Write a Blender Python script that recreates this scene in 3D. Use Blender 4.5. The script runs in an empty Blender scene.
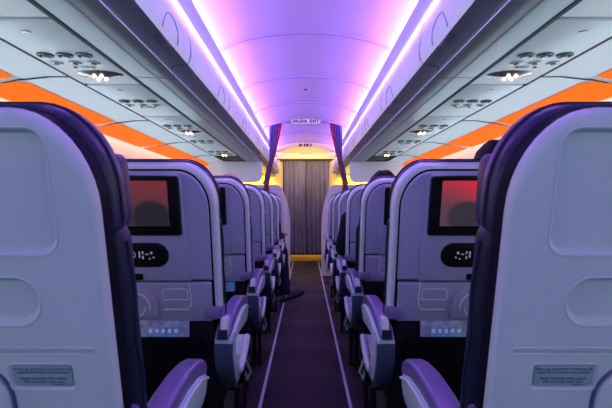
import bpy, bmesh, math, random
from mathutils import Vector, Matrix
random.seed(4)
SC = bpy.context.scene
COL = SC.collection
PI = math.pi
EYE = 1.05                      # eye height above the cabin floor
PITCH = 0.78                    # distance between seat rows

# ------------------------------------------------------------------ camera, world, light, exposure
cam = bpy.data.objects.new('camera', bpy.data.cameras.new('camera'))
COL.objects.link(cam)
cam.location = (0.004, 0, EYE)
cam.rotation_euler = (PI/2, 0, 0)
cam.data.sensor_width = 36
cam.data.lens = 464/612*36
cam.data.shift_y = 2.5/612
cam.data.clip_start = 0.02
cam.data.dof.use_dof = True
cam.data.dof.focus_distance = 2.6
cam.data.dof.aperture_fstop = 13.0
SC.camera = cam
SC.view_settings.view_transform = 'Standard'
SC.view_settings.look = 'None'
SC.view_settings.exposure = 0.0
SC.view_settings.gamma = 1.0
SC.view_settings.use_curve_mapping = False
SC.cycles.use_denoising = True
SC.cycles.max_bounces = 7
SC.cycles.diffuse_bounces = 5
SC.cycles.sample_clamp_indirect = 4.0
w = bpy.data.worlds.new('world'); SC.world = w; w.use_nodes = True
w.node_tree.nodes['Background'].inputs[0].default_value = (0.25, 0.35, 0.6, 1)
w.node_tree.nodes['Background'].inputs[1].default_value = 0.05

def area(name, loc, direction, sx, sy, color, power, spread=PI):
    L = bpy.data.lights.new(name, 'AREA'); L.shape = 'RECTANGLE'; L.size = sx; L.size_y = sy
    L.color = color; L.energy = power; L.spread = spread
    o = bpy.data.objects.new(name, L); COL.objects.link(o); o.location = loc
    # local -Z aims along direction, local Y along world Y (the length of the cabin)
    d = Vector(direction).normalized(); z = -d
    yv = Vector((0, 1, 0)); yv = (yv - z*yv.dot(z))
    if yv.length < 1e-3: yv = Vector((0, 0, 1))
    yv.normalize(); xv = yv.cross(z)
    o.rotation_euler = Matrix((xv, yv, z)).transposed().to_euler()
    o['kind'] = 'structure'
    return o

PURPLE = (0.31, 0.07, 1.0)
for s in (-1, 1):               # cove tubes behind the ceiling lip, along the whole cabin
    area('cove_light', (s*0.600, 3.7, EYE+1.012), (-s*0.35, 0, 1), 0.03, 11.4, PURPLE, 100)
    area('cove_white_light', (s*0.612, 3.7, EYE+1.030), (-s*0.25, 0, 1), 0.02, 11.4, (0.80, 0.60, 1.0), 9)
    area('door_wash_light', (s*0.552, 3.7, EYE+.935), (s*.12, 0, -1), 0.006, 11.4, (0.60, 0.34, 1.0), 14)
    # daylight that comes in through the row of cabin windows
    area('window_daylight', (s*1.70, 3.0, 1.16), (-s*1, 0, 0.10), 0.30, 9.5, (0.55, 0.86, 1.0), 55)
    # orange tube that washes the sidewall below the glowing wash panels
    area('sidewall_wash', (s*1.40, 2.6, EYE+.505), (s*.5, 0, -1), 0.03, 7.6, (1.0, 0.36, 0.18), 24)
# cyan fill lamp added behind the viewer to tint the lower seat shells
area('rear_fill_light', (0, -2.6, 0.95), (0, 1, -0.10), 1.6, 1.0, (0.14, 0.60, 1.0), 17)
# warm lamps of the forward galley
area('galley_lamp', (0, 8.3, EYE+1.0), (0, 0.75, -.25), 0.9, 0.1, (1.0, 0.72, 0.14), 6, math.radians(100))
for s in (-1, 1):
    area('galley_lamp', (s*0.90, 8.5, EYE+0.60), (s*0.30, 1, -.35), 0.3, 0.2, (1.0, 0.70, 0.10), 26, math.radians(80))

# ------------------------------------------------------------------ materials
def mat(name, col, rough=0.5, metal=0.0, ior=1.45, bump=0, bscale=200, emit=None, estr=0, var=0, vscale=6, spec=0.5, coat=0):
    m = bpy.data.materials.new(name); m.use_nodes = True
    nt = m.node_tree; b = nt.nodes['Principled BSDF']
    b.inputs['Base Color'].default_value = (*col, 1)
    b.inputs['Roughness'].default_value = rough
    b.inputs['Metallic'].default_value = metal
    b.inputs['IOR'].default_value = ior
    b.inputs['Specular IOR Level'].default_value = spec
    b.inputs['Coat Weight'].default_value = coat
    tc = nt.nodes.new('ShaderNodeTexCoord')
    if emit:
        b.inputs['Emission Color'].default_value = (*emit, 1)
        b.inputs['Emission Strength'].default_value = estr
    if var:
        n = nt.nodes.new('ShaderNodeTexNoise'); n.inputs['Scale'].default_value = vscale; n.inputs['Detail'].default_value = 5
        nt.links.new(tc.outputs['Object'], n.inputs['Vector'])
        r = nt.nodes.new('ShaderNodeValToRGB')
        r.color_ramp.elements[0].position = 0.3; r.color_ramp.elements[1].position = 0.7
        r.color_ramp.elements[0].color = (*[c*(1-var) for c in col], 1)
        r.color_ramp.elements[1].color = (*[min(1, c*(1+var)) for c in col], 1)
        nt.links.new(n.outputs['Fac'], r.inputs['Fac']); nt.links.new(r.outputs['Color'], b.inputs['Base Color'])
    if bump:
        n = nt.nodes.new('ShaderNodeTexNoise'); n.inputs['Scale'].default_value = bscale; n.inputs['Detail'].default_value = 3
        nt.links.new(tc.outputs['Object'], n.inputs['Vector'])
        bp = nt.nodes.new('ShaderNodeBump'); bp.inputs['Strength'].default_value = bump; bp.inputs['Distance'].default_value = 0.004
        nt.links.new(n.outputs['Fac'], bp.inputs['Height']); nt.links.new(bp.outputs['Normal'], b.inputs['Normal'])
    return m

M = {}
M['shell']   = mat('seat shell grey plastic', (0.42, 0.46, 0.53), 0.42, bump=.12, bscale=420, var=.05, vscale=4)
M['shell_b'] = mat('seat shell lilac grey plastic', (0.27, 0.285, 0.44), 0.32, bump=.10, bscale=420, var=.05)
M['rim']     = mat('seat shell silver edging', (0.54, 0.60, 0.70), 0.26, bump=.05)
M['dark']    = mat('dark slate trim', (0.005, 0.005, 0.012), 0.5, spec=.3, ior=1.15)
M['leather'] = mat('navy leather', (0.008, 0.011, 0.026), 0.42, bump=.35, bscale=60, var=.2, spec=.5, ior=1.22)
M['headleather'] = mat('navy headrest leather', (0.016, 0.016, 0.050), 0.36, bump=.3, bscale=70, spec=.5, ior=1.32)
M['pouch']   = mat('black pocket cloth', (0.003, 0.0035, 0.006), 0.9, bump=.3, bscale=300, spec=.05, ior=1.1)
M['bezel']   = mat('black gloss bezel', (0.006, 0.006, 0.009), 0.25)
M['arm']     = mat('armrest slate plastic', (0.40, 0.52, 0.62), 0.28, bump=.08)
M['armdark']= mat('armrest navy plastic', (0.045, 0.062, 0.125), 0.30, bump=.08)
M['armpad']  = mat('armrest violet grey pad', (0.13, 0.10, 0.25), 0.28, bump=.12, bscale=300)
M['metal']   = mat('brushed metal', (0.45, 0.47, 0.52), 0.3, metal=.9)
M['frame']   = mat('dark seat frame metal', (0.008, 0.008, 0.012), 0.5, spec=.2, ior=1.2)
M['bin_door']= mat('bin door white plastic', (0.85, 0.82, 0.88), 0.32, bump=.04)
M['bin_low'] = mat('bin underside grey plastic', (0.135, 0.175, 0.20), 0.28, bump=.06, var=.03)
M['bin_dark']= mat('bin slate plastic and painted shade', (0.15, 0.16, 0.20), 0.4)
M['lip']     = mat('ceiling lip plastic', (0.60, 0.56, 0.70), 0.45)
M['ceil']    = mat('ceiling panel white', (0.80, 0.78, 0.84), 0.42)
M['seam']    = mat('seam rubber', (0.025, 0.032, 0.042), 0.7)
M['filler']  = mat('white lower bin lining', (0.90, 0.90, 0.89), 0.45)
M['psu']     = mat('service panel white plastic', (0.80, 0.84, 0.83), 0.4, bump=.05, var=.03)
M['side']    = mat('sidewall panel cream', (0.72, 0.69, 0.68), 0.55, bump=.06)
M['white']   = mat('divider panel white', (0.72, 0.70, 0.76), 0.5)
M['partition'] = mat('partition laminate grey lilac', (0.58, 0.50, 0.57), 0.5)
M['cream']   = mat('galley laminate cream', (0.82, 0.64, 0.26), 0.5)
M['orange']  = mat('painted orange light wash', (0.25, 0.02, 0.0), 0.7, spec=.05, emit=(1.0, 0.13, 0.0), estr=1.3)
M['led']     = mat('lit reading lamp', (1, .9, .7), 0.4, emit=(1.0, 0.80, 0.50), estr=6)
M['led_soft']= mat('lamp lens', (.75, .78, .8), 0.2, emit=(1.0, 0.85, 0.6), estr=0.15)
M['latchline'] = mat('latch parting line', (0.34, 0.30, 0.42), 0.5)
M['black']   = mat('black plastic', (0.015, 0.016, 0.02), 0.45)
M['vent']    = mat('vent grey plastic', (0.09, 0.10, 0.11), 0.35)
M['vent_rim']= mat('vent rim grey', (0.36, 0.38, 0.39), 0.3, metal=.4)
M['bowl']    = mat('lamp bowl satin metal', (0.30, 0.29, 0.29), 0.25, metal=.8)
M['gap']     = mat('slate violet gap', (0.06, 0.05, 0.12), 0.5)
M['strip']   = mat('floor path strip', (0.55, 0.60, 0.75), 0.4)
M['yellow']  = mat('step with painted yellow light', (0.90, 0.55, 0.01), 0.6)
M['signw']   = mat('lit sign face', (.8, .8, .8), 0.4, emit=(0.95, 0.85, 1.0), estr=0.25)
M['ink']     = mat('dark lettering', (0.03, 0.03, 0.04), 0.6)
M['ink_blue']= mat('placard lettering', (0.02, 0.03, 0.07), 0.6)
M['placard'] = mat('placard grey blue', (0.22, 0.30, 0.36), 0.45)
M['icon']    = mat('control symbols', (0.5, 0.5, 0.55), 0.5, emit=(0.6, 0.6, 0.75), estr=0.10)
M['card']    = mat('printed card', (0.25, 0.30, 0.42), 0.4, var=.4, vscale=40)
M['cardblue']= mat('blue card', (0.10, 0.30, 0.55), 0.4, var=.4, vscale=40)
M['hair']    = mat('dark brown hair', (0.006, 0.004, 0.004), 0.6, ior=1.25, bump=.8, bscale=160)
M['skin']    = mat('skin', (0.52, 0.30, 0.26), 0.5, bump=.1)
M['skin_dk'] = mat('skin warm', (0.40, 0.22, 0.16), 0.5, bump=.1)
M['cloth_k'] = mat('black clothing', (0.010, 0.010, 0.018), 0.85, ior=1.2, bump=.5, bscale=90)
M['cloth_n'] = mat('navy trousers', (0.014, 0.014, 0.032), 0.85, ior=1.2, bump=.5, bscale=90)
M['cloth_g'] = mat('grey shirt', (0.20, 0.19, 0.23), 0.85, bump=.5, bscale=90)
M['shoe']    = mat('dark shoe', (0.012, 0.010, 0.014), 0.4)
M['pane']    = mat('window pane daylight', (0.6, 0.8, 0.9), 0.3, emit=(0.55, 0.78, 1.0), estr=1.2)

def screen_mat(name, top, low, est, hue, lo=.15):
    m = mat(name, (0.01, 0.01, 0.012), 0.12)
    nt = m.node_tree; b = nt.nodes['Principled BSDF']
    tc = nt.nodes.new('ShaderNodeTexCoord'); sp = nt.nodes.new('ShaderNodeSeparateXYZ')
    nt.links.new(tc.outputs['Generated'], sp.inputs[0])
    # painted reflection: a warm gradient over two dark rounded shapes
    mix = nt.nodes.new('ShaderNodeMix'); mix.data_type = 'RGBA'
    mix.inputs[6].default_value = (*low, 1); mix.inputs[7].default_value = (*top, 1)
    add = nt.nodes.new('ShaderNodeMath'); add.operation = 'MULTIPLY_ADD'; add.inputs[1].default_value = hue
    nt.links.new(sp.outputs[0], add.inputs[0]); nt.links.new(sp.outputs[2], add.inputs[2])
    sm = nt.nodes.new('ShaderNodeMapRange'); sm.interpolation_type = 'SMOOTHSTEP'
    sm.inputs[1].default_value = lo; sm.inputs[2].default_value = 1.0+max(0, hue)*.9
    nt.links.new(add.outputs[0], sm.inputs[0]); nt.links.new(sm.outputs[0], mix.inputs[0])
    last = mix.outputs[2]
    for cx in (0.30, 0.80):
        vm = nt.nodes.new('ShaderNodeVectorMath'); vm.operation = 'DISTANCE'
        sc_ = nt.nodes.new('ShaderNodeCombineXYZ')
        nt.links.new(sp.outputs[0], sc_.inputs[0])
        h = nt.nodes.new('ShaderNodeMath'); h.operation = 'MULTIPLY'; h.inputs[1].default_value = 0.6
        nt.links.new(sp.outputs[2], h.inputs[0]); nt.links.new(h.outputs[0], sc_.inputs[1])
        nt.links.new(sc_.outputs[0], vm.inputs[0]); vm.inputs[1].default_value = (cx, 0.12, 0)
        lt = nt.nodes.new('ShaderNodeMapRange'); lt.inputs[1].default_value = 0.19; lt.inputs[2].default_value = 0.25
        nt.links.new(vm.outputs['Value'], lt.inputs[0])
        mm = nt.nodes.new('ShaderNodeMix'); mm.data_type = 'RGBA'
        mm.inputs[6].default_value = (0.03, 0.025, 0.035, 1)
        nt.links.new(lt.outputs[0], mm.inputs[0]); nt.links.new(last, mm.inputs[7]); last = mm.outputs[2]
    nt.links.new(last, b.inputs['Emission Color']); b.inputs['Emission Strength'].default_value = est
    return m
M['scr_dim'] = screen_mat('screen dim red reflection', (0.26, 0.045, 0.06), (0.07, 0.05, 0.07), 0.60, 0.3)
M['scr_red'] = screen_mat('screen bright red reflection', (0.75, 0.01, 0.02), (0.09, 0.04, 0.06), 1.1, 0.9, .40)
M['scr_grey'] = mat('dark screen faint grey glow', (0.02, 0.02, 0.025), 0.15, emit=(0.12, 0.11, 0.15), estr=0.35)  # dark screen with a faint even grey glow put in

def carpet():
    m = mat('aisle carpet', (0.016, 0.014, 0.015), 0.55, spec=.4, ior=1.3, bump=.6, bscale=500, var=.25, vscale=30)
    nt = m.node_tree; b = nt.nodes['Principled BSDF']
    tc = nt.nodes.new('ShaderNodeTexCoord'); wv = nt.nodes.new('ShaderNodeTexWave')
    wv.bands_direction = 'Y'; wv.inputs['Scale'].default_value = 2*PI/20/.62; wv.inputs['Distortion'].default_value = .8
    nt.links.new(tc.outputs['Object'], wv.inputs['Vector'])
    bp = nt.nodes.new('ShaderNodeBump'); bp.inputs['Strength'].default_value = 1; bp.inputs['Distance'].default_value = .035
    old = b.inputs['Normal'].links[0].from_socket
    nt.links.new(wv.outputs['Fac'], bp.inputs['Height']); nt.links.new(old, bp.inputs['Normal']); nt.links.new(bp.outputs['Normal'], b.inputs['Normal'])
    return m
M['carpet'] = carpet()

def curtain_mat(name, col, rough=.8):
    return mat(name, col, rough, bump=.3, bscale=250, var=.12, vscale=5)
M['drape']  = curtain_mat('purple curtain cloth', (0.20, 0.17, 0.37))
M['drape_red'] = curtain_mat('red curtain edging', (0.62, 0.012, 0.04))
M['curtain'] = curtain_mat('grey brown curtain cloth', (0.18, 0.17, 0.27), .42)

# ------------------------------------------------------------------ mesh helpers
def finish(name, bm, m, parent=None, smooth=32, loc=None):
    bmesh.ops.recalc_face_normals(bm, faces=bm.faces)
    for f in bm.faces: f.smooth = True
    a = math.radians(smooth)
    for e in bm.edges:
        if len(e.link_faces) == 2:
            e.smooth = e.calc_face_angle(0) < a
    me = bpy.data.meshes.new(name); bm.to_mesh(me); bm.free()
    for mm in (m if isinstance(m, (list, tuple)) else [m]): me.materials.append(mm)
    o = bpy.data.objects.new(name, me); COL.objects.link(o)
    if parent: o.parent = parent
    if loc: o.location = loc
    return o

def tag(o, label, cat, group=None):
    o['label'] = label; o['category'] = cat
    if group: o['group'] = group
    return o
def thing(name, loc, label, cat, group=None):
    o = bpy.data.objects.new(name, None); COL.objects.link(o); o.location = loc
    o.empty_display_size = .1
    return tag(o, label, cat, group)
def struct(name, bm, m, smooth=32):
    o = finish(name, bm, m, None, smooth); o['kind'] = 'structure'; return o

def rrect(u0, u1, v0, v1, r, n=6, rr=None, ev=(1, 1, 1, 1)):
    """rounded rectangle, corners order: bl, br, tr, tl; rr = four radii"""
    rs = rr or (r, r, r, r)
    c = [(u0, v0, 1, 1, PI), (u1, v0, -1, 1, 1.5*PI), (u1, v1, -1, -1, 0), (u0, v1, 1, -1, .5*PI)]
    pts = []
    for (u, v, su, sv, a0), r_, e_ in zip(c, rs, ev):
        if r_ < 1e-5: pts.append((u, v)); continue
        for i in range(n+1):
            a = a0 + (PI/2)*i/n
            pts.append((u+su*r_ + r_*math.cos(a), v+(sv*r_ + r_*math.sin(a))*e_))
    return pts

def inset(pts, d):
    n = len(pts); out = []
    for i in range(n):
        p0 = Vector(pts[i-1]); p1 = Vector(pts[i]); p2 = Vector(pts[(i+1) % n])
        e1 = (p1-p0); e2 = (p2-p1)
        if e1.length < 1e-7 or e2.length < 1e-7: out.append(tuple(p1)); continue
        e1.normalize(); e2.normalize()
        n1 = Vector((-e1.y, e1.x)); n2 = Vector((-e2.y, e2.x))
        nn = n1+n2
        if nn.length < 1e-6: nn = n1
        nn.normalize(); k = max(.4, nn.dot(n1))
        q = p1 + nn*(d/k); out.append((q.x, q.y))
    return out

def slab(bm, pts, w0, w1, r, P, seg=3, back_r=None):
    """extrude a counter-clockwise outline from w0 to w1 with a rounded front edge (radius r) at w1; P maps (u,v,w) to xyz"""
    sg = 1 if w1 > w0 else -1
    rings = []
    if back_r:
        for i in range(seg+1):
            a = PI/2*i/seg
            rings.append((inset(pts, back_r*(1-math.sin(a))), w0+sg*back_r*(1-math.cos(a))))
    else:
        rings.append((pts, w0))
    if r:
        for i in range(seg+1):
            a = PI/2*i/seg
            rings.append((inset(pts, r*(1-math.cos(a))), w1-sg*r*(1-math.sin(a))))
    else:
        rings.append((pts, w1))
    vr = [[bm.verts.new(P(u, v, w_)) for u, v in ring] for ring, w_ in rings]
    n = len(pts)
    for a, b in zip(vr, vr[1:]):
        for i in range(n):
            bm.faces.new((a[i], a[(i+1) % n], b[(i+1) % n], b[i]))
    bm.faces.new(vr[0]); bm.faces.new(vr[-1])

def bx(bm, x0, x1, y0, y1, z0, z1, bev=0, P=None):
    P = P or (lambda u, v, w_: (u, v, w_))
    b2 = bmesh.new()
    bmesh.ops.create_cube(b2, size=1)
    for v in b2.verts:
        v.co = Vector(((x0+x1)/2+v.co.x*(x1-x0), (y0+y1)/2+v.co.y*(y1-y0), (z0+z1)/2+v.co.z*(z1-z0)))
    if bev: bmesh.ops.bevel(b2, geom=b2.edges[:], offset=bev, segments=2, affect='EDGES', profile=.5)
    for v in b2.verts: v.co = Vector(P(*v.co))
    merge(bm, b2)

def merge(bm, b2):
    mp = {v: bm.verts.new(v.co) for v in b2.verts}
    for f in b2.faces:
        try: bm.faces.new([mp[v] for v in f.verts])
        except ValueError: pass
    b2.free()

def tube(bm, path, r, n=8, closed=False, cap=True):
    path = [Vector(p) for p in path]; N = len(path); rings = []
    up = None
    for i, p in enumerate(path):
        a = path[i-1] if (i > 0 or closed) else p
        b = path[(i+1) % N] if (i < N-1 or closed) else p
        t = (b-a).normalized()
        if up is None:
            up = Vector((0, 0, 1)) if abs(t.z) < .9 else Vector((1, 0, 0))
        s = t.cross(up).normalized(); up = s.cross(t).normalized()
        rr = r[i] if isinstance(r, (list, tuple)) else r
        rings.append([bm.verts.new(p + s*rr*math.cos(2*PI*k/n) + up*rr*math.sin(2*PI*k/n)) for k in range(n)])
    rng = range(N if closed else N-1)
    for i in rng:
        A, B = rings[i], rings[(i+1) % N]
        for k in range(n): bm.faces.new((A[k], A[(k+1) % n], B[(k+1) % n], B[k]))
    if cap and not closed: bm.faces.new(rings[0]); bm.faces.new(rings[-1])

def lathe(bm, prof, P, n=20):
    """profile of (radius, height) turned round the local w axis"""
    rings = []
    for r, h in prof:
        if r < 1e-6: rings.append([bm.verts.new(P(0, 0, h))])
        else: rings.append([bm.verts.new(P(r*math.cos(2*PI*k/n), r*math.sin(2*PI*k/n), h)) for k in range(n)])
    for A, B in zip(rings, rings[1:]):
        for k in range(n):
            if len(A) == 1: bm.faces.new((A[0], B[(k+1) % n], B[k]))
            elif len(B) == 1: bm.faces.new((A[k], A[(k+1) % n], B[0]))
            else: bm.faces.new((A[k], A[(k+1) % n], B[(k+1) % n], B[k]))

def sweep_y(bm, prof, y0, y1, closed=False, ny=1):
    """a profile of (x,z) points carried along the cabin"""
    cols = []
    for j in range(ny+1):
        y = y0+(y1-y0)*j/ny
        cols.append([bm.verts.new((x, y, z)) for x, z in prof])
    n = len(prof)
    for a, b in zip(cols, cols[1:]):
        for i in range(n if closed else n-1):
            bm.faces.new((a[i], a[(i+1) % n], b[(i+1) % n], b[i]))
    if closed: bm.faces.new(cols[0]); bm.faces.new(cols[-1])

def thick(prof, t):
    """offset an open (x,z) profile to a closed band of thickness t (to its left side)"""
    out = []
    for i, p in enumerate(prof):
        a = Vector(prof[max(0, i-1)]); b = Vector(prof[min(len(prof)-1, i+1)])
        d = (b-a).normalized(); nrm = Vector((-d.y, d.x))
        out.append((p[0]+nrm.x*t, p[1]+nrm.y*t))
    return list(prof)+out[::-1]

def text(body, size, loc, rot, m, parent=None, name='lettering', align='CENTER', spacing=1.0, bold=0.0):
    cu = bpy.data.curves.new(name, 'FONT'); cu.body = body; cu.size = size; cu.extrude = size*.02
    cu.align_x = align; cu.align_y = 'CENTER'; cu.space_character = spacing; cu.resolution_u = 2; cu.offset = size*bold
    t = bpy.data.objects.new(name, cu); COL.objects.link(t)
    dg = bpy.context.evaluated_depsgraph_get()
    me = bpy.data.meshes.new_from_object(t.evaluated_get(dg))
    bpy.data.objects.remove(t); me.materials.clear(); me.materials.append(m)
    o = bpy.data.objects.new(name, me); COL.objects.link(o); o.location = loc; o.rotation_euler = rot
    if parent: o.parent = parent
    return o

def cut(o, cutters):
    """carve recesses: boolean difference with each bmesh cutter"""
    for cb in cutters:
        bmesh.ops.recalc_face_normals(cb, faces=cb.faces)
        me = bpy.data.meshes.new('cutter'); cb.to_mesh(me); cb.free()
        c = bpy.data.objects.new('cutter', me); COL.objects.link(c)
        md = o.modifiers.new('b', 'BOOLEAN'); md.operation = 'DIFFERENCE'; md.solver = 'EXACT'; md.object = c
        dg = bpy.context.evaluated_depsgraph_get()
        c.parent = o.parent
        dg.update()
        nm = bpy.data.meshes.new_from_object(o.evaluated_get(dg))
        o.modifiers.clear(); old = o.data; o.data = nm; bpy.data.meshes.remove(old)
        bpy.data.objects.remove(c); bpy.data.meshes.remove(me)
    bm = bmesh.new(); bm.from_mesh(o.data)
    for f in bm.faces: f.smooth = True
    for e in bm.edges:
        if len(e.link_faces) == 2: e.smooth = e.calc_face_angle(0) < math.radians(25)
    bm.to_mesh(o.data); bm.free()

# ------------------------------------------------------------------ the cabin shell
Z = lambda r: EYE+r
JOINT = [2.1+1.07*k for k in range(-4, 8)]
Y_BACK, Y_END = -2.9, 9.5

bm = bmesh.new(); bx(bm, -1.85, 1.85, Y_BACK, Y_END+.3, -.05, 0); struct('floor', bm, M['carpet'])
for s in (-1, 1):
    bm = bmesh.new(); bx(bm, s*.2375-.008, s*.2375+.008, -1.2, 8.8, 0, .004); o = struct('trim_1' if s < 0 else 'trim_2', bm, M['strip'])

# arched ceiling, panel by panel, each panel lapping the next
bm = bmesh.new()
def arch(z_off=0, n=28, a0=0.0, xr=.64):
    return [(xr*math.cos(a0+(PI-2*a0)*i/n), Z(1.0+z_off+.2*math.sin(a0+(PI-2*a0)*i/n))) for i in range(n+1)]
edges = [Y_BACK]+[j+0.02 for j in JOINT if Y_BACK < j < Y_END]+[Y_END]
for a, b in zip(edges, edges[1:]):
    p0 = arch(0); p1 = arch(.012)
    A = [bm.verts.new((x, a, z)) for x, z in p0]; B = [bm.verts.new((x, b-.012, z)) for x, z in p0]
    C_ = [bm.verts.new((x, b-.010, z+.012)) for x, z in p0]; D = [bm.verts.new((x, b, z+.012)) for x, z in p0]
    E = [bm.verts.new((x, b, z)) for x, z in p0]
    for P_, Q_ in ((A, B), (B, C_), (C_, D), (D, E)):
        for i in range(len(p0)-1): bm.faces.new((P_[i], P_[i+1], Q_[i+1], Q_[i]))
struct('ceiling', bm, M['ceil'], 20)
bm = bmesh.new()
for e in edges[1:-1]:
    p = arch(-.001, 30, .10, .635)
    rows_ = [[bm.verts.new((x, e+dy, z-dz)) for x, z in p] for dy, dz in ((-.022, -.004), (-.018, .014), (.006, .016), (.010, -.004))]
    for A, B in zip(rows_, rows_[1:]):
        for i in range(len(p)-1): bm.faces.new((A[i], A[i+1], B[i+1], B[i]))
struct('trim_12', bm, M['lip'], 60)

# lip that hides the cove light
for s in (-1, 1):
    bm = bmesh.new()
    prof = [(s*.575, Z(.935)), (s*.560, Z(.955)), (s*.556, Z(.99)), (s*.562, Z(1.022)), (s*.568, Z(1.022)), (s*.566, Z(.975)), (s*.63, Z(.972)), (s*.66, Z(1.02)), (s*.67, Z(1.02)), (s*.64, Z(.93))]
    sweep_y(bm, prof, Y_BACK, Y_END, closed=True)
    struct('trim_3' if s < 0 else 'trim_4', bm, M['lip'])

# outboard filler, sidewall, end walls
for s in (-1, 1):
    bm = bmesh.new()
    sweep_y(bm, thick([(s*1.065, Z(.588)), (s*1.16, Z(.586)), (s*1.262, Z(.570))], .01*s), Y_BACK, 6.9, closed=True)
    struct('trim_5' if s < 0 else 'trim_6', bm, M['filler'])
    bm = bmesh.new()
    prof = [(s*1.255, Z(.70)), (s*1.262, Z(.570)), (s*1.445, Z(.520)), (s*1.52, Z(.46)), (s*1.62, Z(.34)), (s*1.73, Z(.12)), (s*1.79, Z(-.15)), (s*1.80, Z(-.5)), (s*1.74, Z(-1.05))]
    sweep_y(bm, thick(prof, .02*(s)), Y_BACK, Y_END, closed=True)
    struct('wall_left' if s < 0 else 'wall_right', bm, M['side'], 50)
    # roof above the bins keeps the cabin closed
bm = bmesh.new(); bx(bm, -1.9, 1.9, Y_BACK-.05, Y_END+.3, Z(1.30), Z(1.33)); struct('ceiling_void', bm, M['side'])
bm = bmesh.new(); bx(bm, -1.9, 1.9, Y_BACK-.06, Y_BACK, 0, Z(1.3)); struct('wall_rear', bm, M['side'])

# front bulkhead with the opening that the grey curtain closes
bm = bmesh.new()
for s in (-1, 1): bx(bm, min(s*.46, s*1.9), max(s*.46, s*1.9), 9.36, 9.42, 0, Z(1.3))
bx(bm, -.46, .46, 9.36, 9.42, Z(.93), Z(1.3))
struct('wall_front', bm, M['cream'])
bm = bmesh.new(); bx(bm, -1.9, 1.9, 9.75, 9.8, 0, Z(1.3)); struct('wall_galley', bm, M['dark'])
bm = bmesh.new()                         # cream ledge beam over the opening
bx(bm, -.66, .66, 9.10, 9.36, Z(.955), Z(1.06), .012)
bx(bm, -.64, .64, 9.06, 9.12, Z(.93), Z(.955), .006)
struct('trim_7', bm, M['cream'])
bm = bmesh.new()                         # small latch panel in the middle of the ledge
bx(bm, -.13, .13, 9.085, 9.10, Z(.965), Z(1.045), .004)
tag(finish('access_panel', bm, M['vent_rim']), 'small grey access panel in the middle of the cream ledge above the grey curtain', 'panel')

# threshold step, the yellow light on it put into its colour
bm = bmesh.new(); bx(bm, -.31, .31, 8.90, 9.20, 0.0, .095, .012)
tag(finish('threshold_step', bm, M['yellow']), 'threshold step painted as lit yellow at the far end of the aisle, below the grey curtain', 'step')

# ------------------------------------------------------------------ cabin windows (behind the seats)
nwin = 0
for s in (-1, 1):
    for k in range(8):
        y = .9+.78*k; nwin += 1
        x0 = s*1.765; 
        def PW(u, v, w_, s=s, y=y):
            zc = .10+v; xs = 1.73+(.12-zc)*.22 if zc > -.15 else 1.79
            return (s*(xs-.004-w_), y+u, Z(zc))
        bm = bmesh.new()
        outer = rrect(-.13, .13, -.18, .18, .09, 6); inner = rrect(-.10, .10, -.15, .15, .07, 6)
        A = [bm.verts.new(PW(u, v, -.01)) for u, v in outer]; B = [bm.verts.new(PW(u, v, .012)) for u, v in outer]
        C_ = [bm.verts.new(PW(u, v, .012)) for u, v in inner]; D = [bm.verts.new(PW(u, v, -.01)) for u, v in inner]
        for P_, Q_ in ((A, B), (B, C_), (C_, D)):
            for i in range(len(A)): bm.faces.new((P_[i], P_[(i+1) % len(A)], Q_[(i+1) % len(A)], Q_[i]))
        wo = finish('window_%d' % nwin, bm, M['white']); wo['kind'] = 'structure'
        bm = bmesh.new(); slab(bm, inner, -.004, .002, 0, PW); finish('pane', bm, M['pane'], wo)

# ------------------------------------------------------------------ overhead bins
ORD = ['nearest', 'second', 'third', 'fourth', 'fifth', 'sixth', 'seventh', 'eighth']
def bin_profiles(s):
    door = [(.612, .950), (.575, .925), (.553, .87), (.532, .80), (.518, .74), (.514, .70), (.520, .665), (.533, .645)]
    under = [(.533, .645), (.56, .640), (.590, .636), (.606, .628), (.600, .606), (.592, .592)]
    low = [(.592, .592), (.603, .584), (.64, .581), (.70, .583), (.775, .586)]
    f = lambda L: [(s*x, Z(z)) for x, z in L]
    return f(door), f(under), f(low)

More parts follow.
